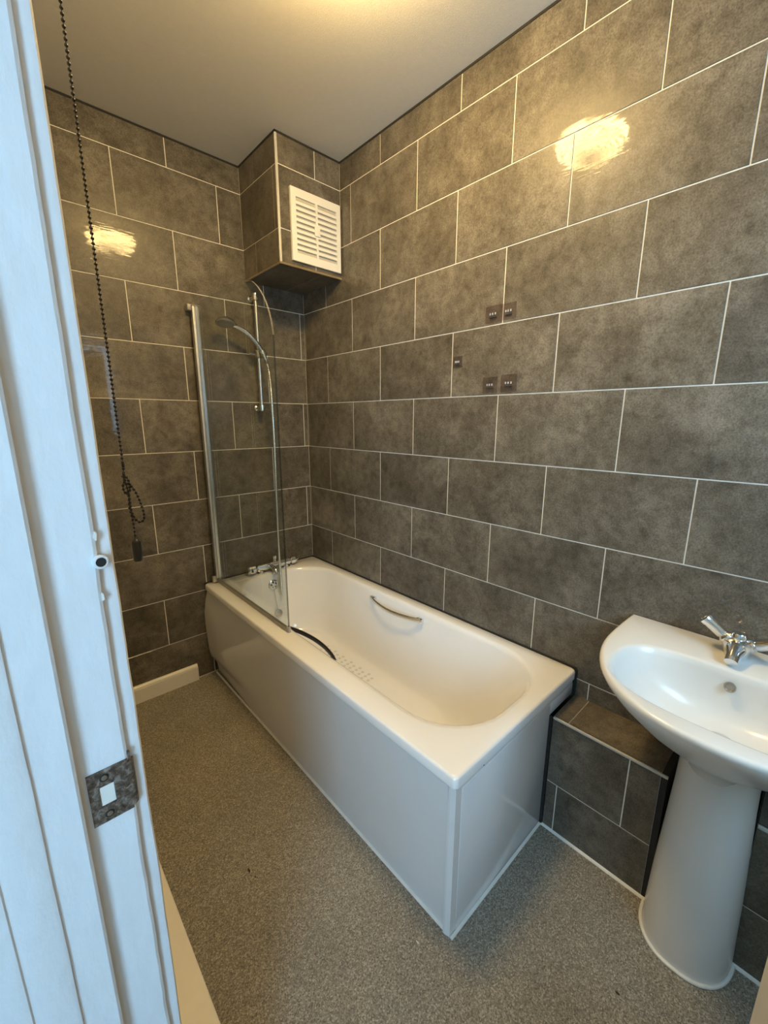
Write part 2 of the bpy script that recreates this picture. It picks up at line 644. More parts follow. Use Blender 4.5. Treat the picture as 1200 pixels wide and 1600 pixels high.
BX, BY, BZ = -0.345, -0.365, 2.110        # bulkhead in the corner: side, front, underside
TOP = CEIL - 0.008
PO = 0.2222                                # first joint of the odd rows on the long wall
PE = 0.0273
for k in range(-1, 10):
    ztop = TOP if k == -1 else Z_L0 - k * ROW
    zbot = Z_L0 - (k + 1) * ROW
    g1 = 0.0 if k == -1 else GR
    # long wall, u measured from the far corner towards the camera
    ph = PO if k % 2 else PO + TW / 2 + 0.006
    jr = [ph + n * TW for n in range(-1, 7)]
    u0 = -BY if k < 1 else 0.0
    tile_row(wall_right, (0, 0, 0), (0, -1, 0), (0, 0, 1), u0, -NY, max(zbot, 0.004), ztop, jr, g1=g1)
    # end wall, u measured along +x from the door wall
    ph = PE + TW / 2 if k % 2 else PE
    je = [-(ph + n * TW) for n in range(0, 5)]
    u1 = BX if k < 1 else 0.0
    tile_row(wall_back, (0, 0, 0), (1, 0, 0), (0, 0, 1), LX, u1, max(zbot, 0.004), ztop, je, g1=g1)

# bulkhead (tiled duct box) in the corner
bulk = struct('wall_bulkhead', box(BX + 0.0022, 0.0, BY + 0.0022, 0.0, BZ + 0.0022, CEIL), 'grout', 'tiled box hanging from the ceiling in the far corner')
for z0, z1, js, jf in ((Z_L0, TOP, [0.149], [0.201]), (Z_L0 - ROW, Z_L0, [0.330], []), (BZ, Z_L0 - ROW, [0.134], [0.193])):
    tile_row(bulk, (BX, 0, 0), (0, -1, 0), (0, 0, 1), 0.0, -BY - 0.008, z0, z1, js, g1=0.0 if z1 == TOP else GR, g0=0.0 if z0 == BZ else GR)
    tile_row(bulk, (BX, BY, 0), (1, 0, 0), (0, 0, 1), 0.010, -BX, z0, z1, jf, g1=0.0 if z1 == TOP else GR, g0=0.0 if z0 == BZ else GR)
tile_row(bulk, (BX, 0, BZ), (1, 0, 0), (0, -1, 0), 0.0, -BX, 0.0, -BY, [0.238])
obj('corner_trim', tube([(BX + 0.005, BY + 0.005, BZ), (BX + 0.005, BY + 0.005, TOP)], 0.0052, 10), 'trimwhite', bulk, smooth=True)
bm = box(BX - 0.001, 0, BY - 0.0015, BY + 0.004, BZ - 0.002, BZ + 0.007)
add_box(bm, BX - 0.0015, BX + 0.004, BY, 0.0, BZ - 0.002, BZ + 0.007)
obj('edge_trim', bm, 'trimbrown', bulk)

# low tiled ledge between bath and basin, and its continuation past the pedestal
LGX, LGZ = -0.173, 0.441
ledge = struct('wall_ledge', box(LGX + 0.0022, 0.0, -2.030, -1.716, 0, LGZ - 0.0022), 'grout', 'low tiled ledge between the bath end and the basin pedestal')
tile_row(ledge, (LGX, 0, 0), (0, -1, 0), (0, 0, 1), 1.716, 2.030, 0.19, LGZ - 0.006, [1.951], g1=0)
tile_row(ledge, (LGX, 0, 0), (0, -1, 0), (0, 0, 1), 1.716, 2.030, 0.003, 0.19, [1.752], g0=0)
tile_row(ledge, (0, 0, LGZ), (0, -1, 0), (-1, 0, 0), 1.716, 2.030, 0.0, -LGX - 0.006, [1.765])
obj('edge_trim', box(LGX - 0.002, LGX + 0.005, -2.047, -1.718, LGZ - 0.006, LGZ + 0.002, bev=0.0015), 'trimwhite', ledge)
obj('shaded_side', box(LGX + 0.003, -0.001, -2.046, -2.0302, 0.001, LGZ - 0.001), 'gap', ledge)  # unlit end of the ledge, its shade put into the near-black colour
ledge2 = struct('wall_ledge_near', box(LGX + 0.0022, 0.0, NY, -2.235, 0, LGZ - 0.0022), 'grout', 'low tiled ledge on the near side of the basin pedestal')
tile_row(ledge2, (LGX, 0, 0), (0, -1, 0), (0, 0, 1), 2.235, -NY, 0.195, LGZ - 0.006, [2.388], g1=0)
tile_row(ledge2, (LGX, 0, 0), (0, -1, 0), (0, 0, 1), 2.235, -NY, 0.003, 0.195, [2.60], g0=0)
tile_row(ledge2, (0, 0, LGZ), (0, -1, 0), (-1, 0, 0), 2.235, -NY, 0.0, -LGX - 0.006, [2.50])
obj('edge_trim', box(LGX - 0.002, LGX + 0.005, NY, -2.235, LGZ - 0.006, LGZ + 0.002, bev=0.0015), 'trimwhite', ledge2)
obj('shaded_side', box(LGX + 0.003, -0.001, -2.2348, -2.232, 0.001, LGZ - 0.001), 'gap', ledge2)  # facing end, shade painted in the same way

# dark open joints where tiles meet the ceiling
bm = box(-0.0015, 0.0022, NY, BY, TOP, CEIL)
add_box(bm, LX, BX, -0.0015, 0.0022, TOP, CEIL)
add_box(bm, BX - 0.0015, BX + 0.003, BY - 0.0015, 0.0, TOP, CEIL)
add_box(bm, BX, 0.0, BY - 0.0015, BY + 0.003, TOP, CEIL)
struct('trim_1', bm, 'gap', 'dark open joint between wall tiles and ceiling')

# skirting on the end wall and boxed skirting along the door wall
prof = [(0.0, 0.0), (-0.016, 0.0), (-0.016, 0.074), (-0.013, 0.085), (-0.006, 0.092), (0.0, 0.093)]
bm = B()
loft(bm, [[Vector((x, y, z)) for y, z in prof] for x in (-1.236, -0.777)], True, True, True)
struct('baseboard_back', bm, 'cream', 'short white skirting board under the tiled end wall')
struct('baseboard_left', box(LX, -1.234, -1.715, -0.0, 0.0, 0.10, bev=0.004), 'cream', 'cream painted pipe boxing along the foot of the door wall')

# ------------------------------------------------------------------ door frame
# plan profile of the near-side jamb (strike side), room side first
jamb = [(LX, -1.703), (-1.3385, -1.7225), (-1.3405, -1.7258), (-1.345, -1.7265), (-1.3535, -1.7262), (-1.3538, -1.7315), (-1.357, -1.7332),
        (-1.395, -1.7335), (-1.4010, -1.7335), (-1.4012, -1.7445), (-1.404, -1.7465), (-1.430, -1.7470), (-1.4350, -1.7475), (-1.4356, -1.7500), (-1.439, -1.7512),
        (-1.4705, -1.7514), (-1.4718, -1.7532), (-1.476, -1.7540), (-1.570, -1.755), (-1.5765, -1.751), (-1.5765, -1.675), (-1.5605, -1.675), (-1.5605, -1.703)]
# many coats of paint: the edges wander a little up the post
rj = random.Random(11)
nz = 90
wob = [[0.0] * (nz + 1) for _ in range(3)]
for wv in wob:
    v = 0.0
    for i in range(nz + 1):
        v = 0.72 * v + rj.uniform(-1, 1)
        wv[i] = v
rings = []
for i in range(nz + 1):
    z = DZ * i / nz
    low = 1.0 if z < 1.35 else 0.45
    ring = []
    for k, (x, y) in enumerate(jamb):
        if 1 <= k <= 3:
            x += wob[0][i] * 0.00045 * low
            y += wob[0][i] * 0.00025 * low
        elif 4 <= k <= 6:
            x += wob[1][i] * 0.00065 * low
        elif 12 <= k <= 14:
            x += wob[2][i] * 0.00025
        ring.append(Vector((x, y, z)))
    rings.append(ring)
bm = loft(B(), rings, True, True, True)
frame = struct('trim_2', bm, 'frame', 'thickly painted white door frame with stepped rebate and rusty strike plate', smooth=True, angle=25)
# far jamb (hinge side) and head
j2 = [(LX, -2.514), (LX, -2.492), (-1.401, -2.492), (-1.401, -2.478), (-1.436, -2.478), (-1.436, -2.468), (-1.570, -2.466), (-1.5765, -2.56), (-1.5605, -2.56), (-1.5605, -2.514)]
obj('hinge_jamb', prism_z(j2, 0.0, DZ), 'frame', frame)
bm = box(-1.5605, LX, -2.514, -1.703, DZ, DZ + 0.026)
add_box(bm, -1.5765, -1.5607, -2.56, -1.675, DZ, DZ + 0.09)
obj('head_piece', bm, 'frame', frame)
# strike plate: worn steel plate with a latch hole, lip curling round the edge
px0, px1, pz0, pz1, py = -1.3945, -1.3555, 0.974, 1.040, -1.7338
bm = B()
hx0, hx1, hz0, hz1 = -1.385, -1.3705, 0.995, 1.020
for (a, b, c, d) in ((px0, hx0, pz0, pz1), (hx1, px1, pz0, pz1), (hx0, hx1, pz0, hz0), (hx0, hx1, hz1, pz1)):
    add_box(bm, a, b, py - 0.0016, py + 0.0002, c, d)
lip = [(px1, py - 0.0016), (px1 + 0.003, py - 0.0012), (px1 + 0.0055, py + 0.001), (px1 + 0.0065, py + 0.005), (px1 + 0.0045, py + 0.005), (px1 + 0.0035, py + 0.0018), (px1, py)]
loft(bm, [[Vector((x, y, z)) for x, y in lip] for z in (pz0 + 0.004, pz1 - 0.004)], True, True, True)
sp = obj('strike_plate', bm, 'plate', frame)
sp['label'] = 'rusty steel strike plate with latch hole'
obj('latch_hole_lining', box(hx0 + 0.0005, hx1 - 0.0005, py - 0.0006, py + 0.0004, hz0 + 0.0005, hz1 - 0.0005), 'sealant', sp)
for sz in (0.9835, 1.0305):
    b2 = lathe([(0.0044, 0.0), (0.0043, 0.0010), (0.0034, 0.0013)], (-1.379, py - 0.0014, sz), (0, -1, 0), 16)
    sc = obj('screw', b2, 'gap', sp, smooth=True)
    add = lathe([(0.0030, 0.0012), (0.0028, 0.0018), (0.001, 0.0020)], (-1.3788, py - 0.0014, sz + 0.0003), (0, -1, 0), 14)
    obj('screw_head', add, 'chromedark', sp, smooth=True)
# small barrel keeper for a bolt, painted over
b2 = lathe([(0.0070, 0.0), (0.0070, 0.010), (0.0062, 0.0105), (0.0048, 0.0105), (0.0046, 0.002)], (-1.3535, -1.7285, 1.2725), (0.15, -1, 0.1), 20, cap0=True, cap1=True)
kp = obj('bolt_keeper', b2, 'frame', frame, smooth=True)
obj('bore', lathe([(0.0045, 0.0), (0.0045, 0.0005)], (-1.3521, -1.7386, 1.2734), (0.15, -1, 0.1), 16), 'gap', kp)
# chipped paint left where fittings were
rnd = random.Random(3)
for (cx, cz) in ((-1.3545, 1.235), (-1.353, 1.300), (-1.3535, 1.045)):
    pts = []
    for k in range(11):
        a = 2 * PI * k / 11
        r = rnd.uniform(0.55, 1.0)
        pts.append((cx + 0.0020 * r * math.cos(a), cz + 0.0060 * r * math.sin(a)))
    bm = B()
    loft(bm, [[Vector((x, -1.7325, z)) for x, z in pts], [Vector((x, -1.7334, z)) for x, z in pts]], True, True, True)
    obj('paint_chip', bm, 'plate' if cz < 1.1 else 'sealant', frame)

# the open door leaf, only its free edge reaches the picture
hinge = Vector((-1.338, -2.4895, 0.012))
free = Vector((-0.62, -2.2755, 0.012))
dvec = (free - hinge).normalized()
nvec = Vector((dvec.y, -dvec.x, 0))
Ld = (free - hinge).length


def dpt(u, t, z):
    return hinge + dvec * u + nvec * t + Vector((0, 0, z))


def door_box(u0, u1, t0, t1, z0, z1, bm=None):
    bm = bm or B()
    loft(bm, [[dpt(u0, t0, z), dpt(u1, t0, z), dpt(u1, t1, z), dpt(u0, t1, z)] for z in (z0, z1)], True, True, True)
    return bm


door = struct('door_1', door_box(0.004, Ld, 0.0, 0.036, 0, 1.985), 'cream', 'cream white open door leaf hinged behind the camera')
for (z0, z1) in ((0.16, 0.86), (1.02, 1.82)):
    obj('panel', door_box(0.11, Ld - 0.11, -0.004, 0.0005, z0, z1), 'cream', door)
hd = obj('handle', tube([dpt(Ld - 0.06, 0.0, 0.99), dpt(Ld - 0.06, -0.045, 0.99), dpt(Ld - 0.075, -0.05, 0.99), dpt(Ld - 0.17, -0.05, 0.99)], 0.008, 12), 'chrome', door, smooth=True)
obj('rose', lathe([(0.025, 0.0), (0.024, 0.007)], dpt(Ld - 0.06, 0, 0.99), -nvec, 24), 'chrome', hd, smooth=True)

# ------------------------------------------------------------------ bath
RZ = 0.5425
bath = thing('bathtub', (-0.35, -0.86, 0), 'white rectangular bath with grey gloss side panels along the tiled wall', 'bathtub')


def rrect(x0, x1, y0, y1, r, z, ms=8, ks=10):
    """rounded rectangle ring with a fixed vertex count"""
    r = min(r, (x1 - x0) / 2 - 1e-3, (y1 - y0) / 2 - 1e-3)
    out = []
    cs = [((x1 - r, y1 - r), 0), ((x0 + r, y1 - r), 90), ((x0 + r, y0 + r), 180), ((x1 - r, y0 + r), 270)]
    for i, ((cx, cy), a0) in enumerate(cs):
        arc = [Vector((cx + r * math.cos(math.radians(a0 + 90 * k / ms)), cy + r * math.sin(math.radians(a0 + 90 * k / ms)), z)) for k in range(ms + 1)]
        out += arc
        (nx, ny), na = cs[(i + 1) % 4]
        nxt = Vector((nx + r * math.cos(math.radians(na)), ny + r * math.sin(math.radians(na)), z))
        for k in range(1, ks):
            out.append(arc[-1].lerp(nxt, k / ks))
    return out


def tub_ring(p):
    return rrect(*p)


X0, X1, Y0, Y1 = -0.697, -0.004, -1.712, -0.004
keys = [
    (X0 + .012, X1, Y0 + .012, Y1, .010, .509),
    (X0, X1, Y0, Y1, .014, .509),
    (X0, X1, Y0, Y1, .014, .5345),
    (X0 + .0025, X1 - .001, Y0 + .0025, Y1 - .001, .014, .5400),
    (X0 + .008, X1 - .004, Y0 + .008, Y1 - .004, .014, .5425),
    (-.625, -.052, -1.668, -.092, .215, .5425),
    (-.612, -.060, -1.660, -.098, .215, .5415),
    (-.602, -.066, -1.652, -.104, .212, .536),
    (-.596, -.071, -1.645, -.109, .210, .525),
]
sm = [
    (-.596, -.071, -1.645, -.109, .210, .525),
    (-.590, -.078, -1.625, -.113, .208, .490),
    (-.578, -.092, -1.570, -.120, .205, .400),
    (-.565, -.106, -1.505, -.132, .200, .300),
    (-.552, -.117, -1.430, -.150, .190, .215),
    (-.534, -.134, -1.360, -.180, .175, .172),
    (-.508, -.158, -1.290, -.225, .150, .158),
    (-.478, -.188, -1.200, -.300, .110, .153),
]
rings = [tub_ring(k) for k in keys]
n = 4
for i in range(len(sm) - 1):
    for t in range(1, n + 1):
        f = t / n
        p0, p1, p2, p3 = sm[max(i - 1, 0)], sm[i], sm[i + 1], sm[min(i + 2, len(sm) - 1)]
        v = [0.5 * (2 * b + (c - a) * f + (2 * a - 5 * b + 4 * c - d) * f * f + (3 * b - a - 3 * c + d) * f ** 3) for a, b, c, d in zip(p0, p1, p2, p3)]
        rings.append(tub_ring(v))
bm = B()
loft(bm, rings, True, False, True)
tub = obj('tub', bm, 'acrylic', bath, smooth=True, angle=50)
tub['label'] = 'white enamel tub with wide rim'

# front panel: bowed at the tap end, flat towards the near corner
bm = B()
rings = []
pz = [(0.004, 0.0), (0.05, .004), (0.09, .012), (0.105, .030), (0.14, .038), (0.20, .0415), (0.30, .043), (0.38, .040), (0.45, .026), (0.497, .012)]
for i in range(25):
    y = -0.006 - i / 24 * 1.676
    t = min(1, max(0, (-y) / 0.55))
    a = 1 - t * t * (3 - 2 * t)
    ring = []
    for z, b in pz:
        flat = -0.676 - 0.012 * (z / 0.5)
        ring.append(Vector((flat * 1.0 - 0 + (-(b - 0.012) * a if True else 0) * 0.95 - 0.0 * a, y, z)))
    ring += [Vector((-0.66, y, 0.497)), Vector((-0.655, y, 0.004))]
    rings.append(ring)
loft(bm, rings, True, True, True)
fp = obj('front_panel', bm, 'panel', bath, smooth=True, angle=35)
fp['label'] = 'long grey gloss front panel'
bm = prism_z([(-0.6885, -1.690), (-0.689, -1.684), (-0.672, -1.684), (-0.660, -1.690), (-0.660, -1.7045), (-0.684, -1.7045)], 0.003, 0.498)
obj('corner_post', bm, 'panel', bath)
bm = box(-0.659, LGX - 0.004, -1.706, -1.694, 0.003, 0.486, bev=0.002)
add_box(bm, LGX - 0.006, -0.006, -1.7055, -1.694, 0.443, 0.486, bev=0.002)
obj('end_panel', bm, 'panel', bath, smooth=True)
obj('end_rail', box(-0.662, -0.006, -1.7035, -1.690, 0.4865, 0.4995), 'panel', bath)
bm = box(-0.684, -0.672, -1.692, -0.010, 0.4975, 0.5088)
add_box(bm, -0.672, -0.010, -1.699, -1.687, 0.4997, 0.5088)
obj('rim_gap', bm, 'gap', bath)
obj('rail_clip', box(-0.564, -0.560, -1.7045, -1.703, 0.4925, 0.4965), 'gap', bath)

# chrome grips inside the tub sides; left one coloured black for its shaded underside
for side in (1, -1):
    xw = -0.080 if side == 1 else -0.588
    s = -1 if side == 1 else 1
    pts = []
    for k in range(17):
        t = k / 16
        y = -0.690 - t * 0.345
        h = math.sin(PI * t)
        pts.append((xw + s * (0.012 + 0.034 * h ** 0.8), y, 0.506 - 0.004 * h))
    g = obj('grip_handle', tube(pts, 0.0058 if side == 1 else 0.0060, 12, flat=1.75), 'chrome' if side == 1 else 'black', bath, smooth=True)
    for t in (0.02, 0.98):
        y = -0.690 - t * 0.345
        obj('foot', box(min(xw - s * 0.006, xw + s * 0.016), max(xw - s * 0.006, xw + s * 0.016), y - 0.017, y + 0.017, 0.496, 0.514, bev=0.004), 'chrome', g, smooth=True)

# overflow rose, plug on its chain
ov = obj('overflow_rose', lathe([(0.031, -0.004), (0.031, 0.002), (0.027, 0.006), (0.018, 0.007), (0.008, 0.006)], (-0.350, -0.1165, 0.474), (0, -1, 0.12), 28), 'chrome', bath, smooth=True)
for a in (30, 100, 170, 240, 310):
    c = Vector((-0.350 + 0.015 * math.cos(math.radians(a)), -0.1235, 0.4748 + 0.015 * math.sin(math.radians(a))))
    obj('hole', lathe([(0.0045, 0), (0.0045, 0.0012)], c, (0, -1, 0.12), 12), 'gap', ov)
pts = [(-0.350, -0.128, 0.45), (-0.347, -0.134, 0.40), (-0.345, -0.143, 0.35), (-0.344, -0.150, 0.325)]
obj('plug_chain', tube(catmull(pts, 6), 0.0022, 6), 'chrome', bath, smooth=True)
obj('plug', lathe([(0.019, -0.004), (0.023, 0.0), (0.023, 0.006), (0.012, 0.009)], (-0.344, -0.148, 0.305), (0.0, -1, 0.25), 24), 'chromedark', bath, smooth=True)
obj('waste', lathe([(0.034, 0), (0.033, 0.003), (0.022, 0.004), (0.018, 0.001)], (-0.336, -0.345, 0.1535), (0, 0, 1), 28), 'chrome', bath, smooth=True)
# anti-slip dots
dm = None
for i in range(12):
    for j in range(9):
        xx = -0.196 - j * 0.024 - (0.012 if i % 2 else 0)
        yy = -0.430 - i * 0.036
        if dm is None:
            b2 = lathe([(0.0085, 0.0), (0.008, 0.0006)], (xx, yy, 0.1532), (0, 0, 1), 10)
            d0 = obj('anti_slip_dot', b2, 'dot', bath, loc=(xx, yy, 0.1532))
            dm = d0.data
        else:
            d = bpy.data.objects.new('anti_slip_dot', dm)
            C.objects.link(d)
            place(d, bath, (xx, yy, 0.1532))

# joints round the bath
bm = box(-0.0046, -0.0002, -1.712, -0.0, 0.5395, 0.5475)
add_box(bm, -0.697, 0.0, -0.0046, -0.0002, 0.5395, 0.5465)
add_box(bm, -0.0058, -0.0002, -1.7145, -1.690, 0.44, 0.541)
add_box(bm, LGX - 0.0035, LGX - 0.0004, -1.7155, -1.694, 0.0, 0.443)
struct('trim_3', bm, 'gap', 'dark joint where the bath meets the tiled walls')
bm = B()


def bead(bm, p, q, side, r=0.007):
    p, q, side = Vector(p), Vector(q), Vector(side)
    sec = [side * 0 + Vector((0, 0, 0.0003)), side * r + Vector((0, 0, 0.0003)), side * r * 0.75 + Vector((0, 0, r * 0.5)), side * r * 0.35 + Vector((0, 0, r * 0.85)), Vector((0, 0, r))]
    loft(bm, [[p + s for s in sec], [q + s for s in sec]], True, True, True)


bead(bm, (-0.6765, -0.01, 0), (-0.6765, -1.705, 0), (-1, 0, 0))
bead(bm, (-0.6835, -1.7062, 0), (LGX - 0.006, -1.7062, 0), (0, -1, 0))
struct('trim_4', bm, 'sealant', 'white sealant bead along the foot of the bath panels')
bm = B()
bead(bm, (LGX - 0.0002, -1.712, 0), (LGX - 0.0002, -2.047, 0), (-1, 0, 0))
bead(bm, (LGX - 0.0002, -2.236, 0), (LGX - 0.0002, NY + 0.01, 0), (-1, 0, 0))
struct('trim_5', bm, 'sealant', 'white sealant bead along the foot of the tiled ledge')

# ------------------------------------------------------------------ bath mixer tap
tap = thing('bath_mixer_tap', (-0.32, -0.066, RZ), 'chrome bath mixer tap with hose outlet on the far bath rim', 'tap')
for xx in (-0.395, -0.235):
    obj('pillar', lathe([(0.027, 0.0005), (0.027, 0.004), (0.018, 0.008), (0.016, 0.035)], (xx, -0.058, RZ), (0, 0, 1), 24), 'chrome', tap, smooth=True)
obj('body', lathe([(0.012, 0), (0.021, 0.006), (0.023, 0.05), (0.023, 0.17), (0.021, 0.214), (0.012, 0.22)], (-0.425, -0.062, RZ + 0.034), (1, 0, 0), 24), 'chrome', tap, smooth=True)
k1 = obj('temperature_knob', lathe([(0.014, 0), (0.026, 0.004), (0.027, 0.044), (0.022, 0.050)], (-0.428, -0.062, RZ + 0.034), (-1, 0, 0), 24), 'chrome', tap, smooth=True)
obj('lever', tube([(-0.455, -0.066, RZ + 0.038), (-0.462, -0.095, RZ + 0.040), (-0.470, -0.125, RZ + 0.036)], [0.009, 0.007, 0.005], 10), 'chrome', k1, smooth=True)
k2 = obj('flow_knob', lathe([(0.014, 0), (0.024, 0.004), (0.024, 0.030), (0.013, 0.036), (0.010, 0.050)], (-0.206, -0.062, RZ + 0.034), (1, 0, 0), 24), 'chrome', tap, smooth=True)
obj('lever', box(-0.178, -0.148, -0.069, -0.055, RZ + 0.030, RZ + 0.042, bev=0.003), 'chrome', k2, smooth=True)
obj('diverter', lathe([(0.012, 0.015), (0.010, 0.034), (0.013, 0.036), (0.013, 0.052), (0.008, 0.056)], (-0.305, -0.062, RZ + 0.034), (0, 0, 1), 20), 'chrome', tap, smooth=True)
obj('spout', tube(catmull([(-0.34, -0.07, RZ + 0.034), (-0.34, -0.105, RZ + 0.032), (-0.34, -0.135, RZ + 0.022), (-0.34, -0.142, RZ + 0.004)], 5), 0.0145, 16), 'chrome', tap, smooth=True)
obj('hose_outlet', lathe([(0.010, 0), (0.010, 0.022), (0.0085, 0.024)], (-0.300, -0.08, RZ + 0.026), (0, -1, -0.3), 16), 'chrome', tap, smooth=True)

# ------------------------------------------------------------------ shower rail, hand shower
RX, RY = -0.325, -0.058
rail = thing('shower_rail', (RX, 0, 1.46), 'chrome riser rail with end brackets on the far tiled wall', 'shower rail')
obj('rail', tube([(RX, RY, 1.475), (RX, RY, 2.030)], 0.0095, 16), 'alu', rail, smooth=True)
for z in (1.475, 2.030):
    b = obj('bracket', lathe([(0.004, -0.022), (0.0155, -0.016), (0.0165, 0.0), (0.0155, 0.016), (0.004, 0.022)], (RX, RY, z), (0, 0, 1), 20), 'chrome', rail, smooth=True)
    obj('wall_stem', lathe([(0.017, 0.0004), (0.016, 0.004), (0.009, 0.008), (0.009, -RY)], (RX, 0, z), (0, -1, 0), 20), 'chrome', b, smooth=True)
sl = obj('slider', lathe([(0.013, -0.022), (0.019, -0.018), (0.019, 0.018), (0.013, 0.022)], (RX, RY, 1.752), (0, 0, 1), 20), 'chromedark', rail, smooth=True)
obj('clamp_lever', tube([(RX - 0.01, RY, 1.752), (RX - 0.05, RY - 0.004, 1.750)], [0.010, 0.007], 12), 'chrome', sl, smooth=True)
obj('cradle', lathe([(0.012, -0.018), (0.018, -0.012), (0.018, 0.014), (0.015, 0.018)], (RX + 0.002, RY - 0.040, 1.752), (-0.45, -0.1, 0.85), 20), 'chromedark', sl, smooth=True)

hs = thing('hand_shower', (RX, -0.10, 1.72), 'chrome hand shower held on the riser rail with its metal hose', 'hand shower')
hp = catmull([(-0.308, -0.104, 1.712), (-0.326, -0.104, 1.752), (-0.362, -0.106, 1.800), (-0.408, -0.108, 1.838), (-0.450, -0.110, 1.858), (-0.478, -0.110, 1.864)], 6)
obj('handle', tube(hp, [0.0095 + 0.0035 * math.sin(PI * i / (len(hp) - 1)) for i in range(len(hp))], 14), 'chrome', hs, smooth=True)
hn = Vector((-0.12, -0.20, -0.95)).normalized()
hc = Vector((-0.515, -0.112, 1.872))
hd = obj('head', lathe([(0.010, -0.022), (0.030, -0.016), (0.044, -0.006), (0.047, 0.003), (0.044, 0.008)], hc, hn, 32), 'chromedark', hs, smooth=True)
obj('spray_plate', lathe([(0.041, 0.0075), (0.039, 0.010), (0.020, 0.0115)], hc, hn, 32), 'seal', hd, smooth=True)
# ribbed metal hose: down into the bath and back up to the tap
hpath = catmull([(-0.307, -0.104, 1.712), (-0.296, -0.106, 1.655), (-0.293, -0.112, 1.53), (-0.295, -0.118, 1.26), (-0.303, -0.124, 0.95), (-0.312, -0.134, 0.65),
                 (-0.316, -0.150, 0.48), (-0.316, -0.150, 0.435), (-0.311, -0.142, 0.418), (-0.306, -0.130, 0.435), (-0.302, -0.116, 0.50), (-0.300, -0.104, 0.560)], 60)
L = 0.0
rad = []
step = 0.0095
for i, p in enumerate(hpath):
    if i:
        L += (p - hpath[i - 1]).length
    rad.append(0.0082 + 0.0013 * math.cos(2 * PI * L / step))
ho = obj('hose', tube(hpath, rad, 8), 'hose', hs, smooth=True, angle=80)
obj('hose_nut', lathe([(0.0085, -0.012), (0.010, -0.010), (0.010, 0.012), (0.008, 0.014)], (-0.308, -0.104, 1.712), (-0.35, 0, 0.93), 16), 'chromedark', ho, smooth=True)

# ------------------------------------------------------------------ bath screen
SX = -0.628
scr = thing('bath_screen', (SX, -0.40, RZ), 'clear glass hinged bath screen with aluminium post on the bath rim', 'shower screen')
gy0, gy1, gz0, gz1, gr = -0.785, -0.046, 0.557, 1.945, 0.26
outl = [(gy1, gz0), (gy1, gz1)]
for k in range(17):
    a = PI / 2 * k / 16
    outl.append((gy0 + gr - gr * math.sin(a), gz1 - gr + gr * math.cos(a)))
outl.append((gy0, gz0))
bm = B()
loft(bm, [[Vector((SX - 0.003, y, z)) for y, z in outl], [Vector((SX + 0.003, y, z)) for y, z in outl]], True, True, True)
glass = obj('glass_panel', bm, 'glass', scr)
bm = B()
edge = outl[-3:]
loft(bm, [[Vector((SX - 0.0034, y, z)) for y, z in edge], [Vector((SX + 0.0034, y, z)) for y, z in edge]], False)
obj('glass_edge', bm, 'glassedge', glass)
bm = B()
edge = outl[7:-2]
loft(bm, [[Vector((SX - 0.0032, y, z)) for y, z in edge], [Vector((SX + 0.0032, y, z)) for y, z in edge]], False)
obj('polished_corner', bm, 'seal', glass)
# aluminium post: hollow-looking profile with grooves
poly = [(SX - 0.017, -0.026), (SX - 0.017, -0.052), (SX - 0.010, -0.055), (SX - 0.009, -0.050), (SX - 0.006, -0.050), (SX - 0.005, -0.056), (SX + 0.005, -0.056),
        (SX + 0.006, -0.050), (SX + 0.009, -0.050), (SX + 0.010, -0.055), (SX + 0.016, -0.050), (SX + 0.016, -0.026)]
obj('post', prism_z(poly, 0.575, 1.936), 'alu', scr)
wp = obj('wall_profile', box(SX - 0.006, SX + 0.008, -0.0255, -0.0005, 0.56, 1.93), 'gap', scr)
for z0, z1 in ((1.918, 1.946), (0.548, 0.585)):
    bk = obj('hinge_bracket', box(SX - 0.034, SX + 0.012, -0.040, -0.0005, z0, z1, bev=0.003), 'seal' if z0 > 1 else 'chromedark', scr, smooth=True)
obj('post_cap', box(SX - 0.018, SX + 0.017, -0.057, -0.024, 1.9362, 1.941, bev=0.001), 'seal', scr)
obj('bottom_seal', box(SX - 0.007, SX + 0.007, gy0 + 0.002, -0.030, RZ + 0.0005, gz0 + 0.004, bev=0.002), 'seal', scr)
obj('corner_clip', box(SX - 0.006, SX + 0.006, gy0 - 0.006, gy0 + 0.012, RZ + 0.0005, gz0 + 0.012, bev=0.002), 'hookclear', scr)

# ------------------------------------------------------------------ vent grille
VX0, VX1, VZ0, VZ1 = -0.285, -0.010, 2.134, 2.434
vent = thing('vent_grille', ((VX0 + VX1) / 2, BY, VZ0), 'white plastic louvred vent grille on the tiled box', 'vent')
VY = BY - 0.0005
obj('back_plate', box(VX0 + 0.004, VX1 - 0.004, VY - 0.003, VY, VZ0 + 0.004, VZ1 - 0.004), 'vent_dark', vent)
fr_o = [(VX0, VX0 + 0.026, VZ0, VZ1), (VX1 - 0.022, VX1, VZ0, VZ1), (VX0 + 0.026, VX1 - 0.022, VZ0, VZ0 + 0.035), (VX0 + 0.026, VX1 - 0.022, VZ1 - 0.035, VZ1)]
bm = B()
for a, b, c, d in fr_o:
    add_box(bm, a, b, VY - 0.011, VY, c, d)
obj('frame', bm, 'plastic', vent)
obj('centre_bar', box(-0.153, -0.142, VY - 0.0115, VY - 0.002, VZ0 + 0.035, VZ1 - 0.035), 'plastic', vent)
nsl = 9
za, zb = VZ0 + 0.035, VZ1 - 0.035
pitch = (zb - za) / (nsl + 1)
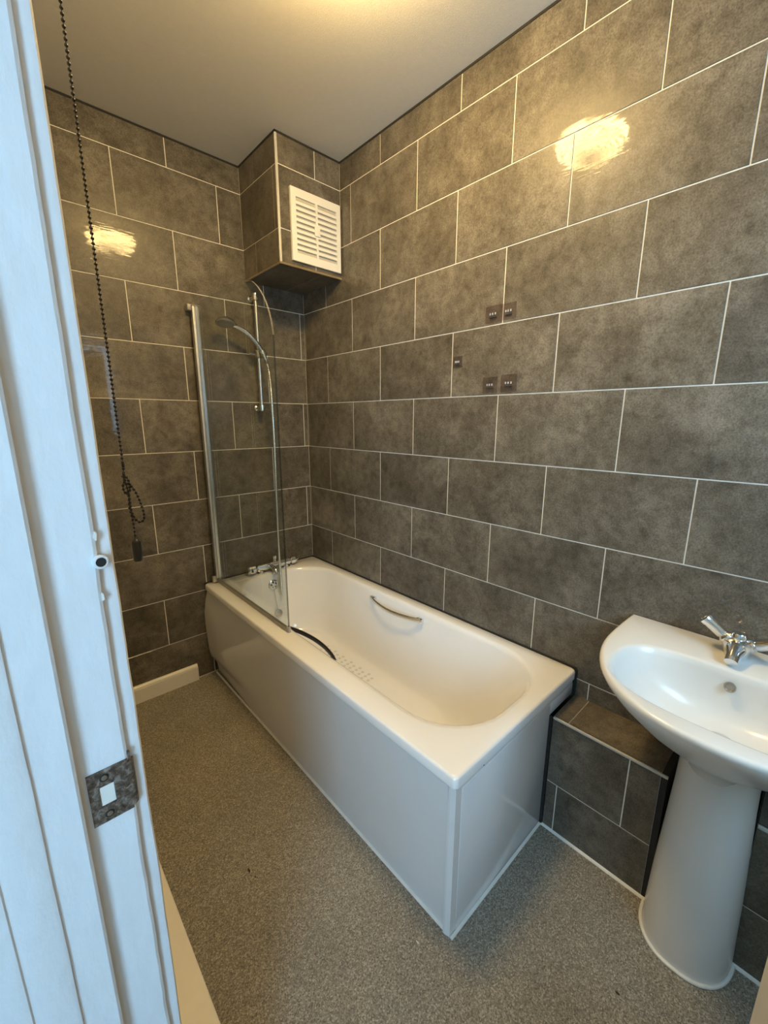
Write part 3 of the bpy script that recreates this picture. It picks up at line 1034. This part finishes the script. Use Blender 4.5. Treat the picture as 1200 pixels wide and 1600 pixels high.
for xa, xb in ((VX0 + 0.026, -0.153), (-0.142, VX1 - 0.022)):
    for i in range(nsl):
        zc = za + pitch * (i + 1)
        bm = B()
        sec = [(-0.0095, zc - 0.0072), (-0.0115, zc - 0.006), (-0.0100, zc + 0.0060), (-0.003, zc + 0.0076), (-0.003, zc - 0.001)]
        loft(bm, [[Vector((x, VY + y, z)) for y, z in sec] for x in (xa, xb)], True, True, True)
        obj('slat', bm, 'plastic', vent)
obj('slider_knob', box(-0.163, -0.132, VY - 0.016, VY - 0.011, 2.262, 2.300, bev=0.002), 'plastic', vent, smooth=True)

# ------------------------------------------------------------------ pull cord
KX, KY = -1.2595, -1.4005
cord = thing('pull_cord', (KX, KY, 1.165), 'black beaded pull cord with knotted loop and small weight by the door', 'pull cord')
sph = bmesh.new()
bmesh.ops.create_icosphere(sph, subdivisions=2, radius=1.0)
SV = [v.co.copy() for v in sph.verts]
SF = [[v.index for v in f.verts] for f in sph.faces]
sph.free()


def beads(path, pitch, r):
    bm = B()
    acc, last = 0.0, Vector(path[0])
    cs = [last.copy()]
    for p in path[1:]:
        p = Vector(p)
        d = (p - last).length
        while acc + d >= pitch:
            t = (pitch - acc) / d
            last = last.lerp(p, t)
            cs.append(last.copy())
            d = (p - last).length
            acc = 0.0
        acc += d
        last = p
    for c in cs:
        vs = [bm.verts.new(c + v * r) for v in SV]
        for f in SF:
            bm.faces.new([vs[i] for i in f])
    add_tube(bm, path, 0.0008, 5)
    return bm


obj('bead_chain', beads([(KX, KY, 1.335), (KX, KY, 2.585)], 0.0071, 0.00255), 'beads', cord, smooth=True)
lp = catmull([(KX, KY, 1.338), (KX - 0.001, KY - 0.003, 1.315), (KX + 0.002, KY - 0.003, 1.29), (KX + 0.003, KY - 0.001, 1.262), (KX + 0.007, KY, 1.244), (KX + 0.014, KY - 0.006, 1.236), (KX + 0.020, KY - 0.010, 1.246),
              (KX + 0.017, KY - 0.009, 1.272), (KX + 0.010, KY - 0.006, 1.296), (KX + 0.000, KY + 0.002, 1.308), (KX - 0.004, KY + 0.003, 1.298), (KX + 0.001, KY + 0.005, 1.286), (KX + 0.006, KY + 0.001, 1.296), (KX + 0.004, KY - 0.005, 1.312), (KX - 0.003, KY - 0.003, 1.325)], 8)
obj('knotted_loop', beads(lp, 0.0066, 0.00255), 'beads', cord, smooth=True)
lp = catmull([(KX - 0.002, KY + 0.004, 1.318), (KX + 0.003, KY + 0.005, 1.29), (KX + 0.002, KY + 0.004, 1.262), (KX + 0.004, KY + 0.002, 1.238), (KX + 0.004, KY, 1.203)], 8)
obj('tail_chain', beads(lp, 0.0071, 0.0024), 'beads', cord, smooth=True)
obj('weight', lathe([(0.003, 0.040), (0.0072, 0.0365), (0.0078, 0.034), (0.0078, 0.002), (0.0068, 0.0)], (KX + 0.004, KY, 1.1655), (0, 0, 1), 20), 'black', cord, smooth=True)
obj('ceiling_switch', lathe([(0.042, 0.0005), (0.042, 0.012), (0.032, 0.030), (0.010, 0.042)], (KX, KY, CEIL), (0, 0, -1), 28), 'plastic', cord, smooth=True)

# ------------------------------------------------------------------ ceiling lamp (its own light lives here)
lx, ly = -0.659, -1.285
lamp = thing('ceiling_lamp', (lx, ly, CEIL), 'round glowing yellow glass ceiling lamp mirrored in the wall tiles', 'lamp')
obj('base', lathe([(0.105, 0.0006), (0.105, 0.026), (0.138, 0.030), (0.140, 0.036)], (lx, ly, CEIL), (0, 0, -1), 48), 'brass', lamp, smooth=True)
obj('shade', lathe([(0.138, 0.036), (0.142, 0.046), (0.137, 0.066), (0.120, 0.085), (0.092, 0.099), (0.055, 0.107), (0.020, 0.110)], (lx, ly, CEIL), (0, 0, -1), 48), 'lamp', lamp, smooth=True)
obj('finial', lathe([(0.014, 0.108), (0.015, 0.115), (0.008, 0.123)], (lx, ly, CEIL), (0, 0, -1), 20), 'brass', lamp, smooth=True)

# ------------------------------------------------------------------ pedestal basin
BCY = -2.140
basin = thing('pedestal_basin', (-0.24, BCY, 0), 'white ceramic washbasin on a full pedestal beside the bath', 'washbasin')
BTZ = 0.812


def basin_outline(hw, xf, xb, z, nn=64, sq=2.5, back=0.0):
    """D shaped outline: straight back at xb, curved front reaching xf"""
    pts = []
    for k in range(nn):
        a = 2 * PI * k / nn
        c, s = math.cos(a), math.sin(a)
        e = 2 / sq
        u = math.copysign(abs(c) ** e, c)
        v = math.copysign(abs(s) ** e, s)
        pts.append((u, v))
    return pts


def d_ring(hw, xf, xb, z, xm=None, nf=33, nb=17, ns=5, pf=2.25):
    """ring: back edge straight (xb), sides, then a superelliptic front; xm where sides turn into the front"""
    if xm is None:
        xm = xb - 0.16
    out = []
    for k in range(nb):                         # back edge, +y to -y side
        t = k / (nb - 1)
        out.append(Vector((xb, BCY + (1 - 2 * t) * hw * 0.985, z)))
    for k in range(1, ns):                      # near side
        t = k / ns
        out.append(Vector((xb + (xm - xb) * t, BCY - hw * (0.985 + 0.015 * math.sin(t * PI / 2)), z)))
    for k in range(nf):                         # front curve
        a = PI * k / (nf - 1)
        c, s = math.cos(a), math.sin(a)
        out.append(Vector((xm - (xm - xf) * abs(s) ** (2 / pf), BCY - hw * math.copysign(abs(c) ** (2 / pf), c), z)))
    for k in range(1, ns):
        t = 1 - k / ns
        out.append(Vector((xb + (xm - xb) * t, BCY + hw * (0.985 + 0.015 * math.sin(t * PI / 2)), z)))
    return out


def bowl_ring(hw, xf, xb, z, n_, sq=2.6, bulge=0.0):
    """inner ring with the same vertex count, matched by angle"""
    cx = (xf + xb) / 2
    ref = d_ring(0.283, -0.490, -0.004, z)
    rcx = -0.24
    out = []
    for p in ref:
        a = math.atan2((p.y - BCY) / 0.283, (p.x - rcx) / 0.245)
        c, s = math.cos(a), math.sin(a)
        r = 1.0 / ((abs(c) ** sq + abs(s) ** sq) ** (1 / sq))
        x = cx + r * c * (xb - xf) / 2
        x -= bulge * max(0.0, c) * max(0.0, 1 - (r * s) ** 2)
        out.append(Vector((x, BCY + r * s * hw, z)))
    return out


HB = 0.284
bm = B()
rings = [
    d_ring(0.070, -0.300, -0.030, 0.585, -0.12),
    d_ring(0.095, -0.318, -0.020, 0.622, -0.12),
    d_ring(0.150, -0.370, -0.012, 0.660, -0.13),
    d_ring(0.210, -0.425, -0.006, 0.705, -0.14),
    d_ring(0.255, -0.468, -0.004, 0.750, -0.15),
    d_ring(0.276, -0.495, -0.003, 0.782, -0.155),
    d_ring(0.2835, -0.504, -0.003, 0.800, -0.16),
    d_ring(0.2835, -0.5045, -0.003, 0.8075, -0.16),
    d_ring(0.2805, -0.5015, -0.005, 0.8125, -0.16),
    d_ring(0.2740, -0.4950, -0.009, 0.8140, -0.16),
]
nn = len(rings[0])
rings += [
    bowl_ring(0.238, -0.459, -0.128, 0.8138, nn, 2.6, 0.030),
    bowl_ring(0.232, -0.453, -0.134, 0.8122, nn, 2.6, 0.030),
    bowl_ring(0.227, -0.448, -0.139, 0.807, nn, 2.6, 0.029),
    bowl_ring(0.220, -0.441, -0.144, 0.792, nn, 2.5, 0.024),
    bowl_ring(0.203, -0.425, -0.150, 0.757, nn, 2.4, 0.014),
    bowl_ring(0.172, -0.398, -0.159, 0.717, nn, 2.3, 0.005),
    bowl_ring(0.126, -0.357, -0.174, 0.688, nn, 2.1),
    bowl_ring(0.070, -0.310, -0.198, 0.673, nn, 2.0),
    bowl_ring(0.024, -0.276, -0.230, 0.668, nn, 2.0),
]
loft(bm, rings, True, True, True)
bowl = obj('bowl', bm, 'ceramic', basin, smooth=True, angle=60)
bowl['label'] = 'white ceramic bowl with flat tap deck'
obj('overflow_hole', lathe([(0.0125, 0.0), (0.0125, 0.0025), (0.0095, 0.0028), (0.0085, 0.001)], (-0.1725, BCY + 0.006, 0.7725), (-0.95, 0, 0.22), 20), 'chromedark', bowl, smooth=True)
ws = obj('waste', lathe([(0.030, 0.0), (0.029, 0.003), (0.020, 0.0035), (0.017, 0.001)], (-0.252, BCY, 0.6695), (0, 0, 1), 28), 'chrome', bowl, smooth=True)
# pedestal: open-backed column, wider at the foot
bm = B()
rings = []
for z, hw, xf in ((0.001, 0.103, -0.302), (0.03, 0.102, -0.300), (0.08, 0.100, -0.296), (0.20, 0.096, -0.290), (0.35, 0.089, -0.286), (0.48, 0.083, -0.286), (0.57, 0.080, -0.290), (0.62, 0.082, -0.297), (0.66, 0.088, -0.308)):
    ring = []
    for k in range(33):
        a = PI * k / 32
        c, s = math.cos(a), math.sin(a)
        ring.append(Vector((-0.177 - (-0.177 - xf) * abs(s) ** 0.86, BCY - 0.006 - hw * math.copysign(abs(c) ** 0.86, c), z)))
    ring += [Vector((-0.174, BCY + hw * 0.80, z)), Vector((-0.05, BCY + hw * 0.78, z)), Vector((-0.05, BCY - hw * 0.78, z)), Vector((-0.174, BCY - hw * 0.80, z))]
    rings.append(ring)
loft(bm, rings, True, True, True)
ped = obj('pedestal', bm, 'ceramic', basin, smooth=True, angle=60)
ped['label'] = 'tapering white ceramic pedestal'
path = []
for k in range(33):
    a = PI * k / 32
    c, s = math.cos(a), math.sin(a)
    path.append((-0.178 - 0.127 * abs(s) ** 0.86, BCY - 0.006 - 0.105 * math.copysign(abs(c) ** 0.86, c), 0.0035))
obj('sealant', tube(path, 0.0048, 8), 'sealant', ped, smooth=True)

# basin mixer tap
TX, TY, TZ = -0.078, -2.125, 0.8142
bt = thing('basin_tap', (TX, TY, TZ), 'chrome basin mixer tap with two angled handles on the washbasin', 'tap')
bb = obj('body', lathe([(0.024, 0.0), (0.0245, 0.004), (0.026, 0.012), (0.030, 0.026), (0.033, 0.036), (0.031, 0.045), (0.022, 0.051), (0.017, 0.052)], (TX, TY, TZ), (0, 0, 1), 32), 'chrome', bt, smooth=True)
obj('top_cap', lathe([(0.0165, 0.048), (0.0165, 0.063), (0.0145, 0.066), (0.012, 0.0645)], (TX, TY, TZ), (0, 0, 1), 24), 'chrome', bb, smooth=True)
obj('spout', tube(catmull([(TX - 0.008, TY, TZ + 0.030), (TX - 0.035, TY, TZ + 0.030), (TX - 0.062, TY, TZ + 0.026), (TX - 0.080, TY, TZ + 0.016)], 6), [0.024 - 0.010 * min(1, i / 12) for i in range(19)], 18), 'chrome', bt, smooth=True)
for s in (1, -1):
    d = Vector((0.0, 0.80, 0.60)).normalized() if s == 1 else Vector((0.0, -0.88, 0.48)).normalized()
    h = obj('handle', lathe([(0.015, 0.014), (0.0175, 0.034), (0.0125, 0.039), (0.0145, 0.043), (0.0150, 0.080), (0.0162, 0.083), (0.0162, 0.092), (0.0125, 0.095)], (TX, TY, TZ + 0.026), d, 24), 'chrome', bt, smooth=True)
    obj('end_cap', lathe([(0.0105, 0.0948), (0.0098, 0.0965)], (TX, TY, TZ + 0.026), d, 20), 'chromedark', h, smooth=True)

# ------------------------------------------------------------------ adhesive hook pads on the long wall
pads = [(-1.281, 1.7925, 0.033, 'clear sticky hook pad just left of the grout joint, upper pair'),
        (-1.345, 1.7925, 0.030, 'clear sticky hook pad just right of the grout joint, upper pair'),
        (-1.125, 1.640, 0.024, 'small clear sticky hook pad alone beside a vertical grout joint'),
        (-1.283, 1.5425, 0.032, 'clear sticky hook pad, left one of the lower pair'),
        (-1.363, 1.545, 0.034, 'clear sticky hook pad, right one of the lower pair')]
for y, z, s, lab in pads:
    t = thing('hook_pad', (0, y, z), lab, 'hook', 'adhesive hook pads on the tiled wall')
    obj('sticky_pad', box(-0.0016, -0.0004, y - s, y + s, z - s * 0.92, z + s * 0.92, bev=0.0003, seg=1), 'pad', t)
    hk = B()
    for dy in (-0.3, 0.05, 0.36):
        add_box(hk, -0.0045, -0.0016, y + dy * s - 0.0026, y + dy * s + 0.0026, z - 0.003, z + 0.005, bev=0.0008, seg=1)
    obj('hook_teeth', hk, 'hookclear', t)
    obj('hook_lip', box(-0.0055, -0.0016, y - s * 0.45, y + s * 0.45, z - 0.013, z - 0.010, bev=0.0008, seg=1), 'gap', t)

# ------------------------------------------------------------------ bits on the floor
rnd = random.Random(5)
for x, y, r, mt, lab in ((-1.018, -1.158, 0.008, 'crumb', 'dark curled leaf scrap on the floor beside the bath'),
                         (-1.012, -1.190, 0.004, 'crumb', 'tiny dark crumb next to the leaf scrap on the floor'),
                         (-0.757, -1.652, 0.0055, 'crumbpale', 'pale crumb on the floor in front of the bath corner'),
                         (-0.462, -2.064, 0.006, 'crumb', 'dark crumb on the floor left of the basin pedestal')):
    bm = B()
    bmesh.ops.create_icosphere(bm, subdivisions=2, radius=1.0)
    for v in bm.verts:
        k = rnd.uniform(0.7, 1.15)
        v.co = Vector((x + v.co.x * r * k * 0.45, y + v.co.y * r * k, 0.0022 + v.co.z * 0.0022))
    setp(obj('floor_crumb', bm, mt, None, loc=(x, y, 0)), lab, 'crumb', 'crumbs on the bathroom floor')
